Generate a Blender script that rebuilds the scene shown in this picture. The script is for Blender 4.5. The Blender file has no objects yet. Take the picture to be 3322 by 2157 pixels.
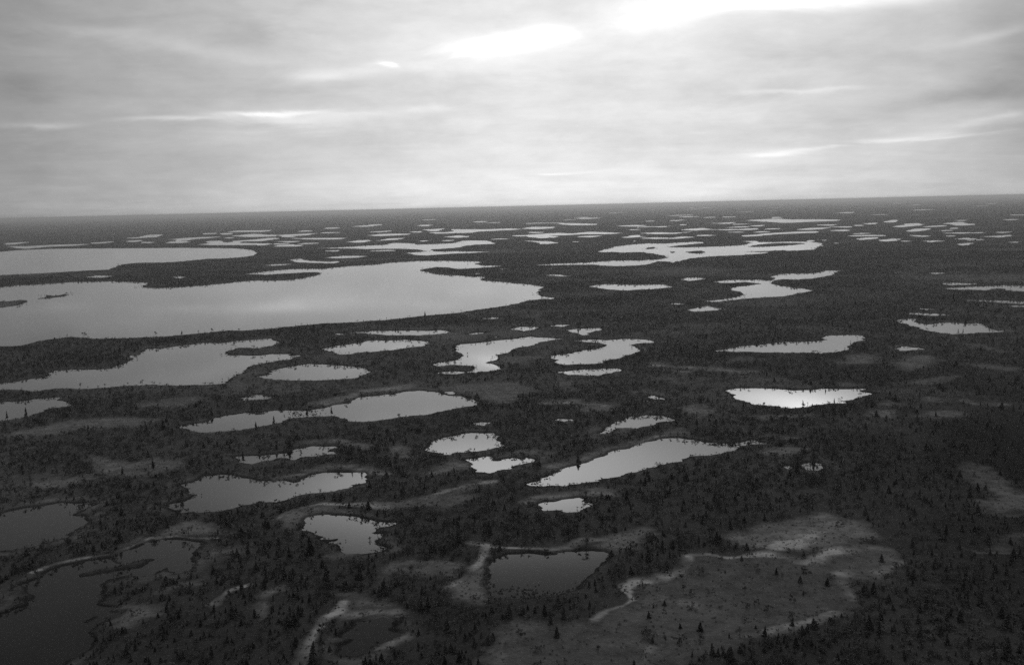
import bpy, math, random
import numpy as np
from mathutils import Matrix, Vector

rng = np.random.default_rng(7)
random.seed(7)
sc = bpy.context.scene
col = sc.collection

# ------------------------------------------------------------------ camera
CH = 120.0                                   # height above the bog, metres
PITCH = math.radians(7.20); ROLL = math.radians(1.346)
FPX = 995.0                                  # focal length in 1024-px-wide pixels
SRC = 1024.0/3322.0                          # traced coordinates are 3322 px wide
cF = np.array([0, math.cos(PITCH), -math.sin(PITCH)])
R0 = np.array([1.0, 0, 0]); U0 = np.array([0, math.sin(PITCH), math.cos(PITCH)])
cR = R0*math.cos(ROLL) - U0*math.sin(ROLL)
cU = U0*math.cos(ROLL) + R0*math.sin(ROLL)
cam_d = bpy.data.cameras.new("camera")
cam_d.lens = 36.0*FPX/1024.0; cam_d.sensor_width = 36.0; cam_d.sensor_fit = 'HORIZONTAL'
cam_d.clip_start = 1.0; cam_d.clip_end = 200000.0
cam = bpy.data.objects.new("camera", cam_d); col.objects.link(cam)
cam.matrix_world = Matrix(((cR[0], cU[0], -cF[0], 0), (cR[1], cU[1], -cF[1], 0),
                           (cR[2], cU[2], -cF[2], CH), (0, 0, 0, 1)))
sc.camera = cam

def pix_dir(x, y):
    """direction of a point traced in the 3322x2157 frame"""
    u = (np.asarray(x, float)*SRC-512.0)/FPX; v = (332.5-np.asarray(y, float)*SRC)/FPX
    d = cF + u[..., None]*cR + v[..., None]*cU
    return d/np.linalg.norm(d, axis=-1, keepdims=True)

def pix_azel(x, y):
    d = pix_dir(np.array([x]), np.array([y]))[0]
    return math.atan2(d[0], d[1]), math.asin(d[2])

def pix_ground(x, y):
    d = pix_dir(x, y)
    t = CH/np.maximum(-d[..., 2], 0.0021)
    return d[..., 0]*t, d[..., 1]*t

# ------------------------------------------------------------------ view
sc.view_settings.view_transform = 'Standard'
sc.view_settings.look = 'None'
sc.view_settings.gamma = 1.0
sc.view_settings.use_curve_mapping = False
sc.view_settings.exposure = 0.0
sc.cycles.max_bounces = 6
sc.cycles.diffuse_bounces = 2
sc.cycles.glossy_bounces = 3
sc.cycles.volume_bounces = 0
sc.cycles.use_denoising = False
sc.cycles.sample_clamp_direct = 4.0
sc.cycles.sample_clamp_indirect = 3.0

# ------------------------------------------------------------------ world: grey cloud deck over a Nishita sky
SUN_EL = math.radians(38.0)
SUN_AZ = pix_azel(2150, 20)[0]               # clockwise from +Y
world = bpy.data.worlds.new("World"); sc.world = world; world.use_nodes = True
wt = world.node_tree; wt.nodes.clear()
def wn(t, **kw):
    n = wt.nodes.new(t)
    for k, v in kw.items(): setattr(n, k, v)
    return n
def wset(sock, v):
    if isinstance(v, (int, float)): sock.default_value = v
    else: wt.links.new(v, sock)
def wm(op, a, b=None, c=None, clamp=False):
    n = wn('ShaderNodeMath', operation=op); n.use_clamp = clamp
    wset(n.inputs[0], a)
    if b is not None: wset(n.inputs[1], b)
    if c is not None: wset(n.inputs[2], c)
    return n.outputs[0]
tc = wn('ShaderNodeTexCoord')
sep = wn('ShaderNodeSeparateXYZ'); wt.links.new(tc.outputs['Generated'], sep.inputs[0])
X, Y, Z = sep.outputs
zc = wm('MAXIMUM', Z, 0.0)
inv = wm('DIVIDE', 1.0, wm('ADD', zc, 0.11))
px_ = wm('MULTIPLY', X, inv); py_ = wm('MULTIPLY', Y, inv)
comb = wn('ShaderNodeCombineXYZ'); wset(comb.inputs[0], px_); wset(comb.inputs[1], py_)
def noise(scale, detail, rough, dist=0.0, vec=None, off=None):
    n = wn('ShaderNodeTexNoise'); n.inputs['Scale'].default_value = scale
    n.inputs['Detail'].default_value = detail; n.inputs['Roughness'].default_value = rough
    n.inputs['Distortion'].default_value = dist
    wt.links.new(vec or comb.outputs[0], n.inputs['Vector'])
    return n.outputs[0]
n1 = noise(0.55, 7, 0.55, 0.6)
n2 = noise(1.7, 8, 0.6, 0.9)
mp = wn('ShaderNodeMapping'); mp.inputs['Location'].default_value = (31, 17, 5); mp.inputs['Scale'].default_value = (0.55, 1.6, 1)
wt.links.new(comb.outputs[0], mp.inputs['Vector'])
n3 = noise(0.8, 8, 0.58, 0.5, mp.outputs[0])
el = wm('ARCTAN2', zc, wm('SQRT', wm('ADD', wm('MULTIPLY', X, X), wm('MULTIPLY', Y, Y))))
az = wm('ARCTAN2', X, Y)
azw = wm('ADD', az, wm('MULTIPLY', wm('SUBTRACT', n2, 0.5), 0.10))
elw = wm('ADD', el, wm('MULTIPLY', wm('SUBTRACT', n1, 0.5), 0.022))
elw = wm('ADD', elw, wm('MULTIPLY', wm('SUBTRACT', n2, 0.5), 0.014))
def patch(x, y, sx, sy, amp, tilt=0.0, warp=True):
    """a thinner or thicker place in the deck; x, y, sx, sy in 3322-px units"""
    a0, e0 = pix_azel(x, y)
    sa = sx*SRC/FPX; se = sy*SRC/FPX
    da = wm('SUBTRACT', azw if warp else az, a0); de = wm('SUBTRACT', elw if warp else el, e0)
    c, s = math.cos(tilt), math.sin(tilt)
    p = wm('ADD', wm('MULTIPLY', da, c/sa), wm('MULTIPLY', de, s/sa))
    q = wm('ADD', wm('MULTIPLY', da, -s/se), wm('MULTIPLY', de, c/se))
    r2 = wm('ADD', wm('MULTIPLY', p, p), wm('MULTIPLY', q, q))
    return wm('MULTIPLY', wm('EXPONENT', wm('MULTIPLY', r2, -1.0)), amp)
# broad glow of the sun behind the deck (brightest ahead and to the right), dark deck overhead
glow = patch(1900, 330, 1400, 1150, 0.62, 0, False)
base = wm('ADD', glow, 0.21)
hi = wm('SUBTRACT', el, 0.19)                          # above the picture: the deck thickens
hi = wm('MULTIPLY', wm('MAXIMUM', hi, 0.0), -9.0)
fall = wm('ADD', wm('MULTIPLY', wm('EXPONENT', hi), 0.85), 0.15)
base = wm('MULTIPLY', base, fall)
mod = wm('ADD', 1.0, wm('MULTIPLY', wm('SUBTRACT', n1, 0.5), 0.38))
mod = wm('ADD', mod, wm('MULTIPLY', wm('SUBTRACT', n3, 0.5), 0.32))
mod = wm('ADD', mod, wm('MULTIPLY', wm('SUBTRACT', n2, 0.5), 0.2))
cm = wn('ShaderNodeCombineXYZ'); wset(cm.inputs[0], wm('MULTIPLY', az, 9.0)); wset(cm.inputs[1], wm('MULTIPLY', el, 24.0))
n4 = noise(1.0, 7, 0.6, 0.4, cm.outputs[0]); n5 = noise(2.7, 6, 0.65, 0.2, cm.outputs[0])
mod = wm('ADD', mod, wm('MULTIPLY', wm('SUBTRACT', n4, 0.5), 0.42))
mod = wm('ADD', mod, wm('MULTIPLY', wm('SUBTRACT', n5, 0.5), 0.26))
val = wm('MULTIPLY', base, mod)
PATCH = [
 (2500, -22, 270, 42, 1.3, 0.0), (2640, -85, 150, 42, 2.4, 0.0), (1850, -320, 800, 160, 1.0, 0.0), (1500, -290, 450, 170, 1.0, 0.0), (1100, -420, 350, 160, 0.2, 0.0), (2900, -10, 260, 30, 0.35, 0.0), (2150, 60, 160, 40, 0.25, 0.1), (2560, 95, 380, 55, 0.12, 0.03),
 (1640, 143, 125, 20, 0.95, 0.06), (1770, 108, 90, 20, 0.5, 0.0), (1640, 150, 330, 75, 0.20, 0.05),
 (1245, 208, 38, 11, 0.42, 0.0), (1120, 232, 170, 26, 0.14, 0.1), (1000, 250, 120, 12, 0.10, 0.03),
 (885, 366, 130, 7, 0.38, 0.0), (960, 385, 220, 26, 0.22, -0.02), (560, 383, 150, 7, 0.18, 0.03), (130, 404, 110, 8, 0.15, 0.03),
 (1180, 372, 130, 12, 0.12, 0.0), (1390, 355, 60, 12, 0.12, 0.0),
 (2500, 500, 95, 9, 0.28, 0.08), (2630, 480, 55, 5, 0.12, 0.02), (2500, 520, 200, 30, 0.08, 0.05),
 (2880, 443, 130, 6, 0.16, 0.06), (3060, 433, 120, 5, 0.15, 0.02), (3190, 385, 90, 9, 0.12, 0.14), (3080, 405, 190, 40, 0.08, 0.05),
 (1790, 566, 60, 5, 0.15, 0.03), (1900, 560, 140, 8, 0.06, 0.05), (2650, 300, 160, 8, 0.12, 0.0), (2450, 310, 120, 8, 0.10, 0.0),
 (3230, 115, 110, 12, 0.12, 0.15), (250, 105, 200, 14, 0.07, -0.03), (620, 160, 200, 22, 0.08, -0.12),
 (850, 105, 140, 45, -0.13, 0.0), (3080, 320, 170, 26, -0.15, 0.12), (3350, 260, 120, 200, -0.12, 0.0), (3340, 600, 200, 60, 0.06, 0.0),
 (1900, 600, 900, 75, 0.15, 0.0), (620, 640, 500, 30, 0.04, 0.0), (0, 250, 120, 300, -0.05, 0.0),
]
for pt in PATCH:
    val = wm('ADD', val, patch(*pt))
zen = wm('MULTIPLY', wm('SUBTRACT', el, 0.55), 3.0, None, True)      # unseen zenith brightened, added to light the land
val = wm('ADD', wm('MAXIMUM', val, 0.02), wm('MULTIPLY', zen, 0.24))
sky = wn('ShaderNodeTexSky', sky_type='NISHITA'); sky.sun_disc = False
sky.sun_elevation = SUN_EL; sky.sun_rotation = SUN_AZ
bw = wn('ShaderNodeRGBToBW'); wt.links.new(sky.outputs[0], bw.inputs[0])
tot = wm('ADD', wm('MULTIPLY', val, 9.2), wm('MULTIPLY', wm('MINIMUM', bw.outputs[0], 6.0), 0.05))
crgb = wn('ShaderNodeCombineColor')
for i in range(3): wset(crgb.inputs[i], tot)
bg = wn('ShaderNodeBackground'); bg.inputs['Strength'].default_value = 0.1
wt.links.new(crgb.outputs[0], bg.inputs[0])
wo = wn('ShaderNodeOutputWorld'); wt.links.new(bg.outputs[0], wo.inputs[0])
world.cycles.sampling_method = 'MANUAL'; world.cycles.sample_map_resolution = 1024

# ------------------------------------------------------------------ sun behind the overcast
sd_ = bpy.data.lights.new("sun", 'SUN'); sd_.energy = 0.9; sd_.angle = math.radians(16)
sd_.color = (1.0, 0.995, 0.985)
sun = bpy.data.objects.new("sun", sd_); col.objects.link(sun)
sdir = Vector((math.sin(SUN_AZ)*math.cos(SUN_EL), math.cos(SUN_AZ)*math.cos(SUN_EL), math.sin(SUN_EL)))
sun.rotation_euler = sdir.to_track_quat('Z', 'Y').to_euler()
sun.location = (0, 0, 300)

# ------------------------------------------------------------------ traced plan of the bog (lakes, islands, fens, rims)
# each letter is a part of the traced frame: origin and scale
REG = dict(A=(0, 600, 2.38), B=(900, 600, 2.38), C=(1700, 600, 2.975), D=(2400, 600, 2.581), E=(0, 1040, 2.38),
           F=(900, 1000, 2.38), G=(1700, 1000, 2.6444), H=(2400, 1050, 2.581), I=(0, 1500, 2.352), J=(850, 1500, 2.352),
           K=(1500, 1500, 2.352), L=(2322, 1500, 2.352), M=(2300, 1200, 3.9667), N=(900, 1400, 7.727), Z=(0, 0, 1.0))
def P(s):
    """'A x,y x,y B x,y' -> ground points"""
    out = []; r = None
    for t in s.split():
        if t in REG: r = REG[t]
        else:
            a, b = t.split(','); out.append((r[0]+float(a)/r[2], r[1]+float(b)/r[2]))
    a = np.array(out)
    gx, gy = pix_ground(a[:, 0], a[:, 1])
    return np.stack([gx, gy], 1)
LAKES = [
 "A -500,550 0,518 150,505 400,495 700,492 1100,490 1400,488 1700,490 1850,494 1940,503 1975,520 1970,545 1900,555 1800,565 1600,572 1500,582 1400,592 1250,600 1050,602 930,615 870,640 840,655 700,660 500,672 350,682 200,688 0,698 -500,725",
 "A -400,812 0,790 150,775 300,768 550,752 800,745 1000,750 1140,757 1110,785 1090,795 1200,798 1400,790 1600,775 1780,757 1900,745 2000,738 2100,742 2200,738 B 100,735 180,725 300,700 350,688 330,675 250,675 100,683 0,690 A 2050,695 1900,688 2000,675 B 0,660 150,650 350,650 450,638 600,625 750,618 850,603 950,597 1100,588 1300,588 1450,590 1540,592 1580,600 1520,610 1560,622 1700,625 1740,628 1650,635 1500,645 1385,652 1330,640 1230,635 1190,640 1130,650 1095,660 1150,672 1200,688 1300,697 1450,703 1600,712 1575,725 1580,738 1680,748 1800,757 1950,770 2030,785 2040,800 2000,825 2010,845 2030,862 2140,872 2110,884 2050,880 1950,890 1850,915 1750,935 1600,958 1500,970 1400,985 1250,1000 1100,1012 950,1032 800,1048 600,1058 400,1068 200,1085 0,1102 A 2050,1112 1900,1125 1700,1130 1550,1145 1400,1160 1200,1175 1000,1183 750,1190 650,1180 550,1172 400,1190 250,1215 150,1240 50,1248 -400,1265",
 "E -400,530 0,488 150,465 300,440 410,425 370,405 420,385 520,378 700,380 830,370 900,350 1000,322 1050,297 980,270 1060,265 1100,240 1130,220 1250,210 1400,195 1550,170 1700,175 1800,160 1950,148 2100,138 2160,175 2080,200 1980,215 1850,212 1770,230 1742,255 1780,265 1880,268 2000,270 2100,262 2220,262 2300,275 2240,300 2130,315 2050,328 1950,345 1880,385 1830,420 1780,455 1700,488 1550,498 1400,503 1200,495 1000,500 850,515 700,525 550,520 400,530 250,545 100,535 -400,560",
 "E -400,700 0,635 130,625 200,618 330,600 450,595 490,625 540,650 480,672 400,680 300,710 220,745 100,760 0,770 -400,810",
 "F 330,315 400,302 500,285 620,270 700,252 850,250 1000,243 1100,252 1180,272 1120,290 1000,305 900,320 750,335 620,343 500,355 400,330",
 "F 560,188 650,182 800,175 1000,172 1150,175 1270,168 1345,187 1260,198 1100,208 900,207 750,200",
 "F 410,200 460,194 530,200 470,207",
 "E 1990,433 2080,415 2140,380 2220,355 2300,342 F 240,430 400,437 600,452 680,463 712,495 650,515 600,540 450,550 300,556 120,560 20,553 E 2060,445",
 "F 1190,440 1240,420 1320,415 1400,395 1440,370 1400,345 1370,330 1380,290 1430,280 1550,270 1700,250 1800,237 1950,220 2060,228 2210,235 2120,245 2040,258 1960,285 1880,305 1800,325 1750,355 1690,362 1700,385 1650,410 1590,425 1660,435 1735,460 1680,480 1600,490 1530,497 1470,493 1500,475 1530,455 1470,442 1350,437 1260,448",
 "F 1250,498 1350,488 1430,492 1420,505 1300,508",
 "G 235,412 320,395 430,385 550,355 640,345 700,322 650,298 540,290 430,278 560,268 700,275 850,262 1020,265 1130,293 990,302 900,315 960,345 985,370 930,398 860,408 820,430 730,440 690,465 600,478 450,483 330,487 290,445",
 "G 365,185 450,182 560,172 640,170 655,188 590,200 540,215 580,228 480,235 450,215 380,200",
 "F 1800,160 1880,145 1960,142 2015,150 1960,170 1900,178",
 "F 2110,137 2180,128 2260,130 2190,142",
 "F 1470,203 1540,190 1615,187 1550,203",
 "F 1620,223 1700,217 1700,226",
 "F 1580,78 1680,68 1730,75 1650,85",
 "G 310,550 420,532 560,520 700,515 790,515 830,530 760,552 650,578 520,577 400,572 350,560",
 "G 1650,368 1720,352 H 0,190 150,175 300,160 450,150 550,153 650,145 710,135 690,115 750,98 900,93 1000,97 1060,118 1000,150 900,185 900,215 820,235 700,248 500,250 300,245 100,240 0,238 G 1750,372",
 "M 230,265 420,240 600,240 850,243 1000,258 1250,258 1400,248 1550,242 1750,250 1900,245 2040,252 1920,262 1940,285 2080,300 2110,310 2040,335 1960,360 1800,385 1700,425 1550,432 1450,447 1350,455 1300,470 1200,480 1050,492 900,470 750,450 600,435 480,405 350,375 300,345 340,320 240,305",
 "H 1310,210 1380,192 1480,200 1580,212 1500,225 1330,230",
 "D 1300,1140 1380,1125 1450,1120 1480,1155 1560,1170 1640,1165 1720,1150 1850,1158 2000,1160 2080,1185 2110,1210 2220,1228 2050,1238 1900,1243 1780,1250 1650,1235 1560,1215 1480,1190 1400,1165 1320,1150",
 "D 1690,828 1800,820 1920,825 2030,823 1900,836 1740,840",
 "D 1700,868 1850,858 2050,850 2200,840 2380,845 2600,850 2600,905 2380,893 2250,885 2200,868 2110,870 2080,885 1950,878 1800,878",
 "D 1850,966 2000,962 2200,968 2380,975 2600,980 2600,1003 2380,995 2150,985 2000,975",
 "D 2200,1010 2380,1008 2500,1008 2500,1024 2300,1020",
 "D 1460,1033 1560,1036 1640,1043 1550,1046",
 "D 1390,1072 1500,1072 1650,1080 1760,1090 1640,1097 1500,1088",
 "D 1590,738 1650,735 1700,740 1640,748",
 "D 780,1205 820,1207 840,1214 800,1213",
 "C 1860,935 1950,920 2150,918 D 150,795 230,800 300,790 265,765 330,748 450,742 580,742 680,732 740,718 830,720 780,735 800,745 720,765 600,785 480,793 350,790 270,810 260,825 310,840 420,858 530,870 595,885 560,900 490,910 400,930 250,940 100,950 0,957 C 1950,1120 1850,1130 1720,1122 1900,1108 2050,1085 2125,1060 2100,1035 2020,1015 1980,995 2080,985 2200,970 D 190,828 C 2150,938 2000,948 1900,945",
 "C 605,980 700,965 800,958 1000,965 1200,962 1330,965 1460,985 1350,995 1200,1010 1000,1018 850,1010 740,1000",
 "C 1510,915 1600,897 1700,895 1745,908 1680,918 1600,928",
 "C 1585,1210 1680,1185 1750,1170 1900,1190 1850,1210 1720,1218 1640,1222",
 "C 1380,1145 1460,1143 1560,1155 1450,1158",
 "C 220,872 300,865 430,878 520,875 400,885 300,880",
 "C 710,645 800,620 900,595 1050,578 1200,565 1350,568 1500,558 1650,548 1750,560 1600,575 1480,585 1400,602 1550,605 1750,600 2000,590 2120,582 2200,560 2120,545 2250,540 D 150,480 300,480 450,475 600,478 700,492 680,510 620,530 650,540 500,550 300,555 200,575 60,585 0,590 C 1950,685 1750,695 1600,710 1500,735 1430,755 1400,740 1280,738 1200,765 1100,778 920,787 750,780 650,770 400,772 100,775 300,760 620,752 750,738 900,730 1100,730 1300,722 1395,705 1330,680 1230,662 1150,648 950,655 850,648 750,655",
 # second half: nearer lakes
 "E 1355,828 1420,810 1500,800 1560,785 1640,760 1750,730 1850,718 1950,708 2100,698 F 60,787 160,790 230,795 320,775 430,750 550,730 600,700 720,682 850,665 900,668 960,645 1100,635 1250,650 1330,675 1450,682 1520,700 1570,725 1540,745 1480,760 1380,775 1250,800 1100,825 950,840 800,865 650,880 560,875 500,850 430,830 330,835 200,840 100,855 0,885 E 2080,800 1980,828 1850,848 1700,860 1560,862 1430,845",
 "F 1275,650 1340,645 1385,655 1370,668 1300,665",
 "E 1840,600 1920,590 1990,572 2060,580 2130,590 2080,605 1980,615 1900,612",
 "F 1165,1050 1230,1020 1310,995 1420,970 1500,960 1600,962 1675,962 1690,990 1680,1015 1720,1030 1745,1060 1690,1075 1620,1095 1540,1115 1450,1115 1380,1105 1320,1125 1250,1110 1180,1095",
 "F 1525,888 1575,878 1630,885 1590,900 1540,898",
 "F 2145,862 2200,855 2275,865 2210,875",
 "F 1450,1170 1550,1165 1620,1145 1670,1165 1650,1185 1730,1170 1800,1150 1850,1145 1880,1165 1920,1145 1990,1168 1940,1195 1850,1215 1780,1240 1700,1250 1640,1268 1560,1255 1520,1220 1500,1190",
 "E 1790,1050 1870,1040 2000,1040 2100,1032 N 0,560 200,545 400,440 600,415 750,390 900,370 1000,400 1200,405 1420,385 1440,405 1310,440 1320,490 1450,520 1480,555 1340,560 1250,580 1050,600 800,620 600,650 450,695 280,705 150,690 50,680 0,715 E 2050,1088 1940,1110 1880,1100 1820,1080",
 "I 1400,170 1460,145 1560,110 1680,92 1770,98 1830,120 1950,135 J 60,150 150,145 250,150 310,125 400,95 520,75 600,72 700,80 780,82 825,125 760,155 670,185 580,205 480,220 380,235 250,260 180,295 100,305 0,298 I 1980,295 1880,325 1750,355 1650,370 1500,372 1380,375 1280,355 1250,345 1300,320 1420,300 1500,275 1460,225 1430,190",
 "K 510,165 600,130 640,112 G 250,1410 330,1380 450,1345 580,1310 620,1280 750,1230 880,1205 960,1170 1050,1140 1180,1118 1300,1115 1450,1125 1530,1145 1700,1155 1850,1150 1950,1135 2020,1130 2090,1160 2000,1165 1880,1185 1800,1225 1700,1245 1600,1270 1480,1275 1380,1300 1280,1325 1150,1360 1050,1385 950,1410 K 1200,105 1080,130 900,155 780,180 680,178 580,188",
 "G 640,1080 700,1030 750,1000 830,960 920,930 1050,915 1200,930 1260,945 1340,962 1250,970 1170,985 1080,1000 960,1025 850,1022 780,1030 760,1060 700,1080",
 "G 670,1110 740,1095 820,1075 780,1105 720,1117",
 "K 600,325 650,308 720,310 780,290 860,280 910,285 925,310 970,322 900,345 850,362 800,368 730,350 640,360",
 "J 300,515 350,480 340,440 380,415 480,403 650,412 770,440 860,450 990,465 930,490 850,515 850,550 940,545 905,580 910,620 930,655 870,675 760,705 680,697 600,680 590,650 560,625 460,610 420,595 440,570 400,555",
 "I -400,450 0,385 150,355 300,330 430,305 520,298 570,315 640,310 680,330 580,380 570,405 640,420 670,450 630,500 540,560 400,600 250,640 130,675 -400,700",
 "I 190,930 300,880 380,820 480,785 650,760 800,740 900,710 1000,670 1100,620 1200,590 1350,585 1500,605 1600,632 1560,645 1510,670 1460,750 1450,800 1370,850 1260,815 1180,850 1120,870 1000,870 850,900 760,930 750,960 760,1010 770,1105 870,1110 780,1150 700,1170 650,1200 660,1215 730,1190 830,1150 930,1145 880,1180 780,1230 740,1260 710,1300 700,1370 640,1430 530,1490 430,1560 300,1750 -500,1750 -500,1190 0,1165 100,1150 140,1110 220,1105 240,1055 190,1000 200,950",
 "J 600,1320 640,1290 720,1245 820,1200 920,1188 985,1195 960,1260 1060,1310 1000,1350 900,1390 820,1440 720,1480 620,1465 630,1420 590,1395 700,1345 640,1340",
 "K 210,830 260,740 350,710 500,700 700,695 900,670 1080,680 1120,710 1040,760 960,850 880,930 880,980 650,1010 400,1040 250,1010 170,930",
 "H 370,1200 400,1186 440,1190 445,1208 400,1216", "H 500,1200 540,1175 600,1170 660,1175 690,1205 640,1222 560,1215",
 "G 1040,762 1100,748 1150,758 1205,782 1130,778", "G 1020,790 1060,784 1090,800 1050,806",
 # far slivers, D
 "D 30,430 200,410 350,400 500,392 640,388 650,400 450,408 200,418 50,434", "D 60,297 200,289 300,287 420,291 600,289 820,292 780,304 600,309 400,319 300,313",
 "D 480,374 600,362 740,357 700,369 550,379", "D 760,352 930,347 900,359", "D 740,383 900,375 880,389", "D 100,343 190,337 170,348",
 "D 0,371 140,364 120,376 0,380", "D 640,336 790,332 760,343", "D 1040,326 1150,317 1110,331", "D 1210,313 1290,295 1270,316",
 "D 1290,351 1400,335 1520,327 1500,339 1350,355", "D 1530,351 1700,339 1730,346 1600,354", "D 1700,326 1850,311 1890,324 1980,332 1850,342 1780,329",
 "D 980,453 1080,439 1180,439 1100,456 1010,462", "D 1170,463 1280,451 1350,454 1300,471 1200,474", "D 1330,467 1450,470 1400,477",
 "D 1520,471 1620,464 1720,470 1600,481", "D 1400,389 1480,369 1590,364 1560,376 1450,393", "D 1820,493 1890,486 1960,487 1920,501 1860,509",
 "D 1780,456 1900,444 1980,450 1960,459", "D 1880,463 1980,461 1930,470", "D 2020,433 2150,427 2260,417 2290,428 2180,442",
 "D 2130,397 2280,393 2200,403", "D 2250,481 2340,475 2300,488", "D 840,431 1000,421 1200,419 1230,430 1000,432",
 "D 1390,420 1550,424 1600,430 1530,437", "D 1670,406 1850,399 2000,402 1850,409", "D 1660,128 1770,126 1720,133", "D 1280,154 1350,151 1320,158",
 "D 840,233 930,227 900,237", "D 1400,171 1500,167 1450,175", "D 2080,156 2150,151 2110,160", "D 650,461 770,461 700,468",
 # far slivers, C
 "C 40,416 100,407 280,407 250,419 120,429", "C 350,379 430,371 700,379 650,389 500,391",
 "C 0,491 120,477 300,469 480,470 640,454 820,461 960,467 800,476 560,476 400,486 200,491 280,505 180,516 80,506",
 "C 500,501 600,494 740,491 640,506", "C 0,539 150,544 260,544 290,557 340,562 230,571 130,573 160,560", "C 880,396 1080,389 1180,395 1060,403",
 "C 1240,403 1410,399 1320,409", "C 1020,431 1120,429 1080,437", "C 1120,466 1300,459 1450,465 1600,454 1450,473 1280,476",
 "C 1120,516 1250,507 1430,512 1530,499 1640,505 1480,521 1250,523", "C 1020,541 1110,539 1070,547", "C 1520,433 1700,419 1800,431 1650,441",
 "C 1800,433 2000,429 2060,428 2060,436 2000,438", "C 1780,371 1900,369 2040,361 1950,376", "C 2110,491 2250,479 2380,469 2380,483 2200,497",
 "C 2190,396 2310,389 2250,401", "C 1420,344 1520,339 1470,349", "C 450,549 540,546 500,554",
 # far slivers, B
 "B 0,388 130,382 290,375 200,391 60,396", "B 100,413 350,411 520,411 460,421 250,421", "B 0,437 180,434 100,445", "B 0,467 100,461 190,467 150,476 0,477",
 "B 540,441 700,436 640,447", "B 780,431 880,414 980,411 900,426", "B 700,391 830,379 1040,379 950,389 780,396", "B 690,366 880,354 800,366",
 "B 1140,346 1270,339 1220,359", "B 1220,376 1400,357 1350,344 1600,344 1800,337 1870,345 1650,356 1450,366 1300,376",
 "B 1300,401 1400,392 1480,399 1400,409", "B 1270,429 1370,426 1320,435", "B 1100,433 1170,429 1130,437",
 "B 240,493 400,487 550,479 700,469 850,464 900,449 1060,454 1080,462 1200,459 1380,449 1450,431 1600,431 1650,445 1700,455 1560,461 1480,466 1380,486 1250,496 1180,498 1220,516 1400,513 1620,517 1500,526 1350,531 1150,546 1050,541 990,525 1150,515 1100,501 950,493 700,496 500,491",
 "B 330,511 480,504 470,516", "B 640,513 860,502 950,508 800,513", "B 360,563 500,549 700,549 640,561 450,568",
 "B 110,580 160,571 280,589 400,594 480,589 440,606 300,603 150,599", "A 2030,623 2130,613 2270,611 2200,618 2100,626",
 "B 1870,336 2120,327 2100,334 1950,341", "B 1980,623 2200,609 2380,601 2380,609 2200,618", "B 1700,653 1780,647 1740,657", "B 1490,686 1590,682 1540,691",
 # far slivers, A
 "A 70,474 200,475 400,464 600,459 700,457 560,471 350,479 200,493", "A 720,446 860,439 820,449 750,453", "A 970,436 1080,429 1040,441",
 "A 1100,441 1200,444 1130,451", "A 1290,441 1400,434 1450,435 1330,447", "A 1320,421 1450,409 1700,402 1550,416 1400,423", "A 1060,409 1170,385 1240,384 1180,406",
 "A 1740,366 1850,354 2080,351 2020,363 1850,364", "A 1540,461 1650,450 1590,438 1680,431 1720,445 1900,451 2100,454 1950,464 1700,466",
 "A 1800,396 1950,379 2050,388 2130,386 2100,399 1950,403", "A 1780,436 1950,424 2100,410 2140,415 2000,436",
 "A 660,713 750,699 860,704 780,719", "A 1330,713 1400,704 1450,714 1380,721",
]
ISLANDS = [
 "A 300,878 370,862 350,847 380,855 420,858 480,850 510,832 520,860 430,868 350,880", "A -300,915 60,900 170,887 215,905 130,932 0,948 -300,960",
 "D 60,515 200,495 350,487 500,487 560,492 450,505 250,518 110,522", "D 50,560 200,555 400,547 400,554 200,564",
 "C 1540,650 1620,640 1720,635 1760,655 1650,665", "C 1400,650 1440,643 1460,653 1420,660", "C 1180,614 1250,598 1254,618 1190,622",
 "E 1940,714 2060,711 2000,729", "I 1488,180 1530,173 1567,183 1530,192",
 "I 580,870 640,845 760,820 900,790 1000,765 1100,735 1190,725 1185,745 1080,785 950,805 820,835 700,865 600,882",
 "F 1370,1106 1400,1096 1430,1102 1400,1110", "J 480,590 530,588 580,578 560,600 480,608", "J 850,510 900,490 990,492 980,500 860,520",
]
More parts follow.
